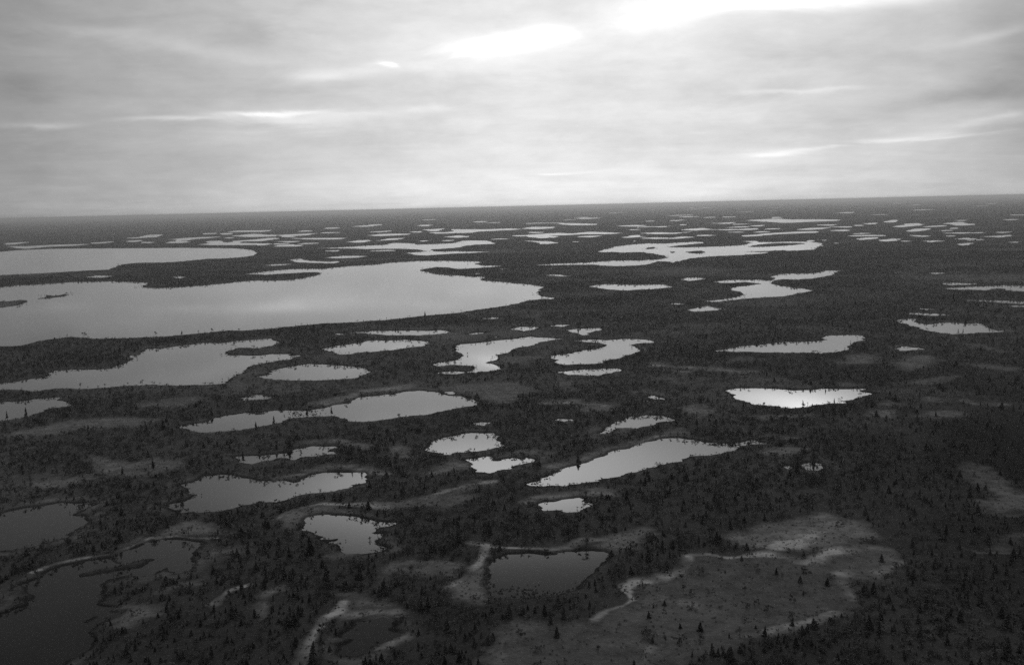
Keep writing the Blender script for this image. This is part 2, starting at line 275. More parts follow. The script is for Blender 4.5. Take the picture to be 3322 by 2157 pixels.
# light sedge ground, and painted glint of standing water: (outline, strength)
FENS_GLINT = [
 ("K 200,1750 200,1430 250,1320 430,1230 620,1230 700,1250 900,1210 1000,1220 1100,1140 1300,1080 1260,1010 1260,950 1350,920 1500,890 1620,870 1700,800 1730,690 1800,700 1950,725 L 100,735 450,715 570,750 620,790 760,790 800,750 900,690 1080,655 1300,680 1310,740 1480,775 1400,810 1250,860 1200,900 1000,890 1000,950 1040,1050 950,1150 740,1220 570,1290 200,1340 K 1900,1450 1500,1750", .36),
 ("K 200,1430 250,1320 430,1230 620,1230 520,1300 400,1400 350,1750 200,1750", .8), ("K 1440,960 1560,950 1640,1010 1540,1040", .85),
 ("K 1520,1060 1700,1065 1900,1090 1830,1140 1650,1120", .9), ("K 1150,1190 1270,1180 1250,1240 1150,1240", .65), ("K 1500,1280 1600,1270 1640,1320 1540,1320", .7),
 ("L 120,600 220,545 380,490 520,500 700,460 820,420 920,460 1050,490 1130,530 1200,585 1000,590 850,640 700,690 450,665 150,640", .85), ("L 430,660 480,610 620,580 760,545 860,545 740,600 720,640 640,670 500,670", 2.3), ("L 260,640 330,620 380,645 300,655", 1.4), ("L 200,600 330,560 420,575 300,600", 1.0),  # brightest patches paint the glint of standing water into the ground colour
 ("F 1230,640 1400,600 1650,588 1850,595 1950,640 1880,690 1780,740 1600,740 1560,700 1450,680", .62),
 ("K 1100,600 1200,560 1400,540 1290,580 1280,680 1180,690 1080,650", .9),
 ("J 1400,980 1540,900 1700,800 1700,1000 1650,1100 1500,1080", .6), ("J 600,1020 850,1020 1000,1070 1040,1120 900,1150 620,1150", .5),
 ("J 1010,810 1150,780 1400,770 1520,800 1480,880 1350,900 1100,900", .42), ("J 880,940 960,840 990,840 960,920 900,945", .7),
 ("J 90,465 130,420 250,375 450,330 600,340 500,380 380,395 290,430 250,470 200,520", .75), ("J 1300,100 1400,50 1500,15 1620,30 1450,80", .6),
 ("J 1400,230 1450,205 1650,160 1790,170 1500,260 1600,260 1550,310 1380,350 1200,330 1350,270", .7), ("J -10,1035 0,1000 120,940 220,950 100,1000", .8),
 ("E 1050,640 1200,625 1450,590 1600,600 1400,670 1150,680", .35), ("E -100,920 300,830 600,780 900,760 1250,775 1000,830 600,850 200,910", .42),
 ("E 700,1050 1000,1110 1200,1070 1400,1080 1430,1130 1200,1200 900,1220 780,1170", .55), ("E 100,1290 600,1210 800,1200 500,1290", .42),
 ("I 1250,560 1450,470 1620,480 1700,560 1500,570", .55), ("I 1560,680 1900,650 1700,720 1500,800", .42), ("I 1300,960 1600,880 1500,930 1250,1000", .42),
 ("I 900,1090 1300,1110 1250,1150 1000,1300 800,1320 760,1270 900,1200", .45), ("G 1230,540 1480,550 1400,575", .6),
 ("G 1340,870 1450,845 1560,860 1620,910 1500,950 1400,900", .55), ("G 1600,470 1850,430 2150,435 1800,480", .35), ("G 2000,1250 2150,1220 2350,1215 2330,1250 2100,1260", .85),
 ("H 100,790 300,780 570,770 450,800 200,820", .5), ("F 0,640 150,640 100,690", .4), ("F 860,1100 930,1070 980,1160 900,1150", .45),
 ("F 1200,1280 1350,1210 1500,1200 1500,1230 1400,1250", .6), ("F 1700,1140 1850,1105 2100,1100 2110,1130 1950,1130", .6),
 ("H 900,350 950,280 1050,262 1160,290 1050,340", .5), ("H 1300,350 1450,270 1700,290 1560,370 1400,400", .5), ("H 1500,640 1600,610 1720,660 1600,670", .55),
 ("H 1140,690 1260,650 1320,680 1220,705", .6), ("H 1060,790 1100,740 1300,735 1250,790", .55), ("H 1450,790 1600,740 1800,730 1950,795 1700,800", .5),
 ("H 780,530 900,495 1000,515 900,535", .5), ("H 1880,180 2050,190 2220,250 2100,240", .4), ("H 1800,340 2050,350 2350,380 2300,410 2000,380", .35), ("H 1300,520 1650,450 1800,450 1550,520", .4),
 ("L 1880,30 1950,10 2090,50 2160,150 2240,220 2500,280 2500,380 2200,400 2020,390 2010,310 2090,290 2080,200 1960,120", .42), ("L 2130,670 2250,580 2380,560 2300,640 2200,690", .32),
 ("A -300,1040 0,1042 90,1052 170,1078 90,1100 0,1108 -300,1115", .5),
 ("F 1730,365 1900,380 2100,378 1950,400 2000,440 1800,430 1720,410", .35), ("G 280,640 420,640 380,690 430,740 330,700", .4), ("G 900,740 1050,712 1180,735 1240,775 1100,740", .5),
 ("G 1220,1080 1330,1045 1430,1080 1330,1095", .55), ("G 1950,1110 2200,1095 2330,1130 2100,1110", .5), ("K 950,215 1050,205 1130,255 1000,245", .6),
]
# narrow pale sedge rims: (line, half width in metres, strength)
RIMS = [
 ("K 1000,1215 1100,1145 1230,1110 1300,1060 1265,1010 1260,960 1320,925 1430,920 1520,895 1650,865 1710,800 1740,720 1850,715 2000,740 L 100,745 400,725 560,750 620,785 760,788 790,755 900,700", 2.2, 1.0),
 ("L 900,700 1100,670 1280,690 1330,750 1440,780 1300,830 1180,870 980,880", 3.0, .7), ("L 980,880 970,960 1040,1060", 1.5, .6), ("L 200,1335 370,1305 600,1250 740,1215 900,1160", 2.2, .6),
 ("K 80,630 200,650 330,665 500,665 700,670 800,655 900,610 1080,600 1200,565", 2.0, .9), ("J 1400,980 1540,900 1650,790 1700,700 1750,660", 3.0, .7),
 ("J 100,450 250,370 450,330 600,335 900,345 1100,335 1250,300 1400,235 1600,180 1780,160", 3.2, .9), ("J 370,75 520,50 700,45 850,80 950,100", 4.5, .65),
 ("J 360,1400 460,1210 580,1160 620,1080", 1.8, .9), ("J 330,1540 370,1400", 2.2, .5), ("I 1640,1090 1750,990 1900,945", 1.6, .9), ("K 480,320 560,280 700,260 850,240 1000,240 1130,255", 3.0, .6),
 ("G 500,1310 600,1260 750,1215 900,1195 1000,1160 1150,1105 1300,1095", 3.5, .6), ("G 280,1380 420,1345 560,1290", 4, .6),
 ("I 250,850 400,790 600,745 850,710 1000,650 1150,585 1350,572 1480,585 1650,590", 1.5, .8), ("F 370,735 560,690 650,655 800,638 1000,620", 8, .55),
 ("G 1140,500 1300,512 1500,520 1700,535 1860,545", 8, .6), ("G 190,830 400,820 560,850 690,870", 7, .6), ("F 1620,440 1900,430", 8, .4),
 ("J 0,1200 -10,1100", 1.5, .4), ("K 1390,1540 1400,1480 1440,1430", 1.6, .9), ("L 1880,660 2000,700 2300,705", 2, .3), ("H 1880,650 1960,680 2100,690 2220,685", 3, .5),
 ("F 0,1330 60,1310 200,1290", 3, .5), ("F 300,1040 450,1035 560,1050 640,1075", 4, .5), ("J 1010,800 1150,780 1330,770 1450,790", 2, .6), ("K 100,1560 250,1440", 2, .4),
 ("J 560,730 600,710 700,700", 2, .6), ("J 640,1180 800,1165 1000,1165", 2, .5), ("J 820,1440 950,1420 1050,1340", 2.5, .45), ("J 1000,820 1030,800", 3, .5),
]

# ------------------------------------------------------------------ numpy value noise
def _h(ix, iy, s):
    n = (ix.astype(np.int64)*374761393 + iy.astype(np.int64)*668265263 + s*982451653) & 0xffffffff
    n = ((n ^ (n >> 13))*1274126177) & 0xffffffff
    return ((n ^ (n >> 16)) & 0xffff)/65535.0
def vnoise(x, y, s=0):
    ix = np.floor(x); iy = np.floor(y); fx = x-ix; fy = y-iy
    fx = fx*fx*(3-2*fx); fy = fy*fy*(3-2*fy)
    a = _h(ix, iy, s); b = _h(ix+1, iy, s); c = _h(ix, iy+1, s); d = _h(ix+1, iy+1, s)
    return (a+(b-a)*fx)*(1-fy)+(c+(d-c)*fx)*fy
def fbm(x, y, s=0, o=4, g=.5):
    t = 0; a = 1.0; w = 0
    for k in range(o):
        t = t+a*vnoise(x*2**k+k*17.3, y*2**k-k*9.1, s+k); w += a; a *= g
    return t/w - 0.5

# ------------------------------------------------------------------ ground grid round the foot of the camera
AZL = math.radians(33)
az_f = np.linspace(-AZL, AZL, 1361)
az_c = np.radians(np.arange(38, 327, 5.0))
AZS = np.concatenate([az_f, az_c]); NF = len(az_f)
dep = np.concatenate([np.arange(620, 160, -0.62), np.arange(160, 2.0, -0.42)]); dep[-1] = 2.0
RS_f = CH*FPX/dep
RS = np.concatenate([[5.0, 60.0, 120.0], RS_f]); NR0 = 3
NR = len(RS); NC = len(AZS)
RR, AA = np.meshgrid(RS, AZS, indexing='ij')
GX = RR*np.sin(AA); GY = RR*np.cos(AA)
SD = np.full((NR, NC), 1e4); ID = np.full((NR, NC), -1, np.int32)
FEN = np.zeros((NR, NC))
cell = np.gradient(RS)[:, None]*np.ones((1, NC))
cell = np.minimum(cell, 300)
WX = 1.3*fbm(GX/16, GY/10, 3, 4)+0.9*fbm(GX/6, GY/3.5, 5, 3)          # shore ruggedness, near
WF = fbm(GX/60, GY/60, 9, 4)
amp = 3.1+0.0045*RR
def window(pts, m):
    r = np.hypot(pts[:, 0], pts[:, 1]); a = np.arctan2(pts[:, 0], pts[:, 1])
    r0, r1 = max(r.min()-m, 5), r.max()+m
    a0, a1 = a.min()-m/r.min(), a.max()+m/r.min()
    i0 = max(np.searchsorted(RS, r0)-2, NR0); i1 = min(np.searchsorted(RS, r1)+2, NR)
    j0 = max(np.searchsorted(az_f, a0)-2, 0); j1 = min(np.searchsorted(az_f, a1)+2, NF)
    return slice(i0, i1), slice(j0, j1)
def segdist(px, py, pts, closed=True):
    d2 = np.full(px.shape, 1e18); inside = np.zeros(px.shape, bool)
    n = len(pts)
    for k in range(n if closed else n-1):
        ax, ay = pts[k]; bx, by = pts[(k+1) % n]
        ex, ey = bx-ax, by-ay
        t = np.clip(((px-ax)*ex+(py-ay)*ey)/(ex*ex+ey*ey+1e-9), 0, 1)
        d2 = np.minimum(d2, (px-ax-t*ex)**2+(py-ay-t*ey)**2)
        if closed and ay != by:
            c = ((ay > py) != (by > py)) & (px < (bx-ax)*(py-ay)/(by-ay)+ax)
            inside ^= c
    d = np.sqrt(d2)
    return np.where(inside, -d, d) if closed else d
_g = np.random.default_rng(12)
for (xa, xb_, ya, yb_, n) in ((500, 1900, 728, 790, 26), (1700, 2550, 715, 770, 16), (2400, 3300, 695, 790, 16), (0, 700, 765, 795, 6), (1900, 3250, 655, 705, 18), (900, 2300, 705, 735, 10)):
    for _ in range(n):                                 # small far pools, each a different sliver
        cx = _g.uniform(xa, xb_); cy = _g.uniform(ya, yb_)-(cx-(xa+xb_)/2)*0.0235; w = _g.uniform(10, 38); hh = _g.uniform(0.9, 1.8)*(cy-640)/100+0.4
        th = np.sort(_g.uniform(0, 6.28, 9)); rr = _g.uniform(.6, 1.15, 9)
        LAKES.append("Z "+" ".join("%.1f,%.1f" % (cx+w*q*math.cos(a), cy+hh*q*math.sin(a)-w*q*math.cos(a)*0.03) for a, q in zip(th, rr)))
lake_pts = [P(s) for s in LAKES]
for k, pts in enumerate(lake_pts):
    rm = np.hypot(pts[:, 0], pts[:, 1]).mean()
    w = window(pts, 16+0.02*rm)
    if w[0].stop <= w[0].start or w[1].stop <= w[1].start: continue
    wx = GX[w]; wy = GY[w]
    s = segdist(wx, wy, pts)
    better = s < SD[w]
    SD[w] = np.where(better, s, SD[w]); ID[w] = np.where(better, k, ID[w])
for s_ in ISLANDS:
    pts = P(s_); w = window(pts, 8)
    s = segdist(GX[w], GY[w], pts)
    SD[w] = np.maximum(SD[w], -s*np.where(s < 0, 1, 1))
inl = SD < 900
SD = np.where((RR > 3500) & inl, SD-0.14*cell, SD)
SD = np.where(inl, SD + amp*WX*np.clip(1.2-np.abs(SD)/(amp*4), 0, 1)*0.9 + 0.5*amp*WF, SD)
for s_, v in FENS_GLINT:
    pts = P(s_); rm = np.hypot(pts[:, 0], pts[:, 1]).mean(); sf = 2.0+0.004*rm
    w = window(pts, 3*sf)
    s = segdist(GX[w], GY[w], pts)+(WX[w]*7+WF[w]*6)*(0.6+0.001*rm)
    FEN[w] = np.maximum(FEN[w], (v if v > .6 or s_[0] == 'K' else 1.3*v)*np.clip(0.5-s/(2*sf), 0, 1))
for s_, hw, v in RIMS:
    pts = P(s_); w = window(pts, 3*hw)
    s = segdist(GX[w], GY[w], pts, False)+WX[w]*1.3
    FEN[w] = np.maximum(FEN[w], 1.8*v*np.clip(1.4-s/(hw*1.0*(0.45+1.3*np.clip(fbm(GX[w]/22, GY[w]/22, 83, 3)*2.4+0.5, 0, 1))), 0, 1)*(0.35+0.75*np.clip(fbm(GX[w]/9, GY[w]/9, 87, 3)*3+0.6, 0, 1)))
# old shorelines and strings of paler bog, seen as streaks from the air
rid = 1-np.abs(fbm(GX/190, GY/190, 71, 5))*9
pat = np.clip(fbm(GX/330, GY/240, 73, 4)*5-0.35, 0, 1)
lines = np.clip(rid-0.35, 0, 1)*np.clip(fbm(GX/420, GY/420, 75, 3)*5+0.35, 0, 1)
FEN = np.maximum(FEN, np.where(SD > 4, np.maximum(0.44*lines, 0.44*pat)*np.clip((RR-260)/300, 0.25, 1), 0))
# natural sedge fringe on the shores, broken up
fr = np.clip(fbm(GX/40, GY/40, 21, 3)*3+0.15, 0, 1)
band = np.clip(1-np.abs(SD-4.0-0.001*RR)/(3.0+0.001*RR), 0, 1)
FEN = np.maximum(FEN, 0.5*fr*band)
bank = 1.6+0.55*cell
LAND = np.clip(SD/bank, -1, 1)
bump = 0.25*fbm(GX/5, GY/5, 31, 3)+0.9*fbm(GX/45, GY/45, 33, 3)+0.35
bump = np.where(RR > 3000, 0.3, bump)
HZ = np.where(LAND > 0, LAND*(0.45+np.clip(SD/12, 0, 1)*np.clip(bump, -0.25, 1.2)), LAND*0.5)
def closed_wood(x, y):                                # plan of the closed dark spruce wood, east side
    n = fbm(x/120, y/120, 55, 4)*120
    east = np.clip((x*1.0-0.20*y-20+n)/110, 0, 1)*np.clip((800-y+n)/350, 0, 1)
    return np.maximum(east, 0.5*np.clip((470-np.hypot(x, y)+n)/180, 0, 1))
HEATH_DARK = closed_wood(GX, GY)*(GY > 0)  # darkens the heath over the wood plan and close to the camera
EDGE = np.clip(1-np.abs(SD-0.7)/1.6, 0, 1)             # wet dark peat along the waterline
def sample(arr, x, y):
    r = np.hypot(x, y); a = np.arctan2(x, y)
    fi = np.interp(r, RS, np.arange(NR)); fj = (a+AZL)/(2*AZL)*(NF-1)
    i = np.clip(np.round(fi).astype(int), 0, NR-1); j = np.clip(np.round(fj).astype(int), 0, NF-1)
    return arr[i, j]

def tag(o, label=None, cat=None, group=None, kind=None):
    if label: o['label'] = label
    if cat: o['category'] = cat
    if group: o['group'] = group
    if kind: o['kind'] = kind
    return o
def mesh_np(name, co, quads, mat, attrs=None):
    me = bpy.data.meshes.new(name)
    n = len(co); q = len(quads)
    me.vertices.add(n); me.vertices.foreach_set('co', co.astype(np.float32).ravel())
    me.loops.add(q*4); me.loops.foreach_set('vertex_index', quads.astype(np.int32).ravel())
    me.polygons.add(q); me.polygons.foreach_set('loop_start', np.arange(0, q*4, 4, dtype=np.int32))
    me.update(calc_edges=True)
    for k, v in (attrs or {}).items():
        a = me.attributes.new(k, 'FLOAT', 'POINT'); a.data.foreach_set('value', v.astype(np.float32).ravel())
    me.materials.append(mat)
    me.polygons.foreach_set('use_smooth', np.ones(q, bool))
    o = bpy.data.objects.new(name, me); col.objects.link(o)
    return o

# ------------------------------------------------------------------ materials
def new_mat(name):
    m = bpy.data.materials.new(name); m.use_nodes = True; nt = m.node_tree; nt.nodes.clear()
    return m, nt
class NT:
    def __init__(s, nt): s.nt = nt
    def n(s, t, **kw):
        x = s.nt.nodes.new(t)
        for k, v in kw.items(): setattr(x, k, v)
        return x
    def l(s, a, b): s.nt.links.new(a, b)
    def m(s, op, a, b=None, clamp=False):
        x = s.n('ShaderNodeMath', operation=op); x.use_clamp = clamp
        for i, v in enumerate((a, b)):
            if v is None: continue
            if isinstance(v, (int, float)): x.inputs[i].default_value = v
            else: s.l(v, x.inputs[i])
        return x.outputs[0]
    def noise(s, vec, scale, detail=4, rough=.55):
        x = s.n('ShaderNodeTexNoise'); x.inputs['Scale'].default_value = scale
        x.inputs['Detail'].default_value = detail; x.inputs['Roughness'].default_value = rough
        s.l(vec, x.inputs['Vector']); return x.outputs[0]
    def grey(s, v):
        c = s.n('ShaderNodeCombineColor')
        for i in range(3): s.l(v, c.inputs[i])
        return c.outputs[0]
def ground_mat():
    m, nt = new_mat("bog_ground"); t = NT(nt)
    geo = t.n('ShaderNodeNewGeometry'); pos = geo.outputs['Position']
    fen = t.n('ShaderNodeAttribute', attribute_name='fen').outputs['Fac']
    edge = t.n('ShaderNodeAttribute', attribute_name='edge').outputs['Fac']
    a = t.noise(pos, 0.02, 5, .6); b = t.noise(pos, 0.16, 5, .65); c = t.noise(pos, 0.9, 3, .7); big = t.noise(pos, 0.0025, 4, .55)
    heath = t.m('ADD', 0.115, t.m('MULTIPLY', t.m('SUBTRACT', a, 0.5), 0.10))
    heath = t.m('ADD', heath, t.m('MULTIPLY', t.m('SUBTRACT', b, 0.5), 0.06))
    heath = t.m('ADD', heath, t.m('MULTIPLY', t.m('SUBTRACT', big, 0.5), 0.06))
    hdark = t.n('ShaderNodeAttribute', attribute_name='heath_dark').outputs['Fac']
    heath = t.m('MULTIPLY', t.m('MAXIMUM', heath, 0.012), t.m('SUBTRACT', 1.0, t.m('MULTIPLY', hdark, 0.62)))
    sedge = t.m('ADD', 0.29, t.m('MULTIPLY', t.m('SUBTRACT', b, 0.5), 0.22))
    sedge = t.m('ADD', sedge, t.m('MULTIPLY', t.m('SUBTRACT', a, 0.5), 0.12))
    f = t.m('MULTIPLY', fen, t.m('MAXIMUM', t.m('ADD', -0.25, t.m('ADD', t.m('MULTIPLY', b, 1.2), t.m('MULTIPLY', a, 1.4))), 0.25)); f = t.m('MINIMUM', f, 1.9)
    v = t.m('ADD', t.m('MULTIPLY', heath, t.m('SUBTRACT', 1.0, f, True)), t.m('MULTIPLY', sedge, f))
    v = t.m('MULTIPLY', v, t.m('ADD', 0.55, t.m('MULTIPLY', c, 0.9)))
    v = t.m('MULTIPLY', v, t.m('SUBTRACT', 1.0, t.m('MULTIPLY', edge, 0.6)))
    d = t.n('ShaderNodeBsdfDiffuse'); t.l(t.grey(v), d.inputs['Color']); d.inputs['Roughness'].default_value = 0.8
    bp = t.n('ShaderNodeBump'); bp.inputs['Strength'].default_value = 0.8; bp.inputs['Distance'].default_value = 0.8
    t.l(t.m('ADD', b, t.m('MULTIPLY', c, 0.4)), bp.inputs['Height']); t.l(bp.outputs[0], d.inputs['Normal'])
    o = t.n('ShaderNodeOutputMaterial'); t.l(d.outputs[0], o.inputs[0]); return m
def water_mat():
    m, nt = new_mat("lake_water"); t = NT(nt)
    geo = t.n('ShaderNodeNewGeometry'); pos = geo.outputs['Position']
    p = t.n('ShaderNodeBsdfPrincipled')
    p.inputs['Base Color'].default_value = (0.014, 0.014, 0.014, 1); p.inputs['IOR'].default_value = 1.333
    r = t.m('ADD', 0.012, t.m('MULTIPLY', t.noise(pos, 0.004, 4, .6), 0.06)); t.l(r, p.inputs['Roughness'])
    bp = t.n('ShaderNodeBump'); bp.inputs['Strength'].default_value = 0.03; bp.inputs['Distance'].default_value = 0.1
    t.l(t.noise(pos, 0.7, 3, .6), bp.inputs['Height']); t.l(bp.outputs[0], p.inputs['Normal'])
    o = t.n('ShaderNodeOutputMaterial'); t.l(p.outputs[0], o.inputs[0]); return m
def leaf_mat(name, base, var):
    m, nt = new_mat(name); t = NT(nt)
    oi = t.n('ShaderNodeObjectInfo'); geo = t.n('ShaderNodeNewGeometry')
    rnd = t.m('MULTIPLY', t.m('SUBTRACT', oi.outputs['Random'], 0.5), var)
    isl = t.m('MULTIPLY', t.m('SUBTRACT', geo.outputs['Random Per Island'], 0.5), var*0.9)
    ns = t.noise(geo.outputs['Position'], 0.012, 4, .6)
    v = t.m('MAXIMUM', t.m('MULTIPLY', t.m('ADD', t.m('ADD', base, rnd), isl), t.m('ADD', 0.35, t.m('MULTIPLY', ns, 1.3))), 0.004)
    d = t.n('ShaderNodeBsdfDiffuse'); t.l(t.grey(v), d.inputs['Color']); d.inputs['Roughness'].default_value = 1.0
    o = t.n('ShaderNodeOutputMaterial'); t.l(d.outputs[0], o.inputs[0]); return m
MG = ground_mat(); MW = water_mat()
M_SPR = leaf_mat("spruce_needles", 0.075, 0.06); M_BIR = leaf_mat("birch_leaves", 0.13, 0.1)
M_SHR = leaf_mat("scrub_leaves", 0.12, 0.10); M_BARK = leaf_mat("bark", 0.07, 0.03); M_SED = leaf_mat("sedge_blades", 0.22, 0.12)

# ------------------------------------------------------------------ the ground: one sheet to the horizon
idx = np.arange(NR*NC).reshape(NR, NC)
nxt = np.roll(idx, -1, axis=1)
quads = np.stack([idx[:-1, :], idx[1:, :], nxt[1:, :], nxt[:-1, :]], -1).reshape(-1, 4)[:, ::-1].copy()
co = np.stack([GX, GY, HZ], -1).reshape(-1, 3)
ground = mesh_np("ground", co, quads, MG, dict(fen=FEN, edge=EDGE*(RR < 1500), heath_dark=HEATH_DARK))
tag(ground, kind='structure')

# ------------------------------------------------------------------ the lakes, each its own sheet of water under the banks
LV = (SD < 2.2*bank) & (ID >= 0)
fidx = idx[:, :NF]
FID = ID[:-1, :NF-1].copy()
fm = LV[:-1, :NF-1] | LV[1:, :NF-1] | LV[:-1, 1:NF] | LV[1:, 1:NF]
for sh in (ID[1:, :NF-1], ID[:-1, 1:NF], ID[1:, 1:NF]): FID = np.where(FID < 0, sh, FID)
fq = np.stack([fidx[:-1, :-1], fidx[1:, :-1], fidx[1:, 1:], fidx[:-1, 1:]], -1)[..., ::-1]
for k in range(len(LAKES)):
    sel = fm & (FID == k)
    if sel.sum() < 2: continue
    q = fq[sel]
    u, invq = np.unique(q, return_inverse=True)
    c = co[u].copy(); c[:, 2] = 0.0
    o = mesh_np("lake", c, invq.reshape(-1, 4), MW)
    tag(o, kind='structure')

# ------------------------------------------------------------------ plants: one mesh of each sort
def build(name, verts, faces, mat):
    me = bpy.data.meshes.new(name); me.from_pydata(verts, [], faces); me.materials.append(mat); me.update(); return me
def blade(v, f, p, d, w, up=0.3):
    """one twig-sized leafy quad starting at p, running along d"""
    p = Vector(p); d = Vector(d); s = d.cross(Vector((random.uniform(-.6, .6), random.uniform(-.6, .6), 1)))
    if s.length < 1e-4: s = Vector((1, 0, 0))
    s = s.normalized()*w
    i = len(v)
    v += [tuple(p-s*0.5), tuple(p+s*0.5), tuple(p+d*0.6+s), tuple(p+d), tuple(p+d*0.6-s)]
    f.append((i, i+1, i+2, i+3, i+4))
def spruce(seed, n=150, rad=0.15, base=0.10):
    """unit height, narrow ragged cone with drooping branches"""
    random.seed(seed); v, f = [], []
    lean = random.uniform(0, 6.28)
    for i in range(n):
        t = (i/n)**0.9; z = base+(1-base)*t
        a = i*2.4+random.uniform(-.5, .5)
        R = rad*(1-t)**0.75*random.uniform(.6, 1.25)*(1+0.25*math.cos(a-lean))+0.012
        if random.random() < 0.08: R *= 0.4
        rr = random.uniform(0.0, 0.25)*R
        p = (math.cos(a)*rr, math.sin(a)*rr, z+0.01)
        blade(v, f, p, (math.cos(a)*R, math.sin(a)*R, -R*random.uniform(.2, .7)), R*random.uniform(.28, .5)+.008)
    for k in range(5):
        a = k*1.3; blade(v, f, (0, 0, .93), (math.cos(a)*.008, math.sin(a)*.008, .07), .008)
    return build("crown", v, f, M_SPR)
def round_crown(seed, mat, n=170, w=0.30, lo=0.30, clumps=7, leaf=.055):
    random.seed(seed); v, f = [], []
    cl = [(random.gauss(0, w*.5), random.gauss(0, w*.5), random.uniform(lo+.1, .85), random.uniform(.10, .19)) for _ in range(clumps)]
    for i in range(n):
        cx, cy, cz, cr = random.choice(cl)
        th = random.uniform(0, 6.283); ph = math.acos(random.uniform(-1, 1)); r = cr*random.uniform(.5, 1.1)
        p = (cx+r*math.sin(ph)*math.cos(th), cy+r*math.sin(ph)*math.sin(th), min(max(cz+r*math.cos(ph), lo*.7), .99))
        d = (random.gauss(0, leaf), random.gauss(0, leaf), random.gauss(0, leaf))
        blade(v, f, p, d, leaf*random.uniform(.5, .9))
    return build("crown", v, f, mat)
def trunk(seed, r=0.016, top=0.95, limbs=5):
    random.seed(seed); v, f = [], []
    def tube(p0, p1, r0, r1):
        a = Vector(p0); b = Vector(p1); d = (b-a).normalized(); s = d.orthogonal().normalized(); u = d.cross(s)
        i = len(v)
        for c, rr in ((a, r0), (b, r1)):
            for k in range(5):
                g = k*6.283/5; q = c+s*rr*math.cos(g)+u*rr*math.sin(g); v.append(tuple(q))
        for k in range(5): f.append((i+k, i+(k+1) % 5, i+5+(k+1) % 5, i+5+k))
    x = random.uniform(-.02, .02); y = random.uniform(-.02, .02)
    tube((0, 0, -0.04), (x, y, top*.5), r, r*.7); tube((x, y, top*.5), (0, 0, top), r*.7, r*.15)
    for k in range(limbs):
        a = k*2.4; z = .3+.5*k/max(limbs, 1)
        tube((x, y, z), (x+.17*math.cos(a), y+.17*math.sin(a), z+.16), r*.4, r*.12)
    return build("trunk", v, f, M_BARK)
SPR = [(spruce(1), trunk(1, .013, .95, 0)), (spruce(2, 130, .19, .05), trunk(2, .015, .95, 0)), (spruce(3, 110, .12, .22), trunk(3, .012, .97, 0))]
BIR = [(round_crown(11, M_BIR), trunk(11)), (round_crown(12, M_BIR, 130, .36, .2, 8), trunk(12)), (round_crown(13, M_BIR, 110, .22, .38, 5), trunk(13))]
SHR = [(round_crown(21, M_SHR, 80, .75, .05, 7, .12), None), (round_crown(22, M_SHR, 70, .9, .0, 8, .13), None)]

def pix_spot(x, y):
    gx, gy = pix_ground(np.array([float(x)]), np.array([float(y)])); return float(gx[0]), float(gy[0])
used = set()
def plant(name, meshes, x, y, h, label, cat, group, w=1.0, part_names=("crown", "trunk")):
    z = float(sample(HZ, np.array([x]), np.array([y]))[0])
    r = bpy.data.objects.new(name, None); col.objects.link(r)
    r.location = (x, y, max(z, 0.0)-0.03*h*0); r.rotation_euler = (random.gauss(0, .045), random.gauss(0, .045), random.uniform(0, 6.28)); r.scale = (h*w, h*w, h)
    r.empty_display_size = 0.2
    for nm, me in zip(part_names, meshes):
        if me is None: continue
        c = bpy.data.objects.new(nm, me); col.objects.link(c); c.parent = r
    tag(r, label, cat, group)
    return r
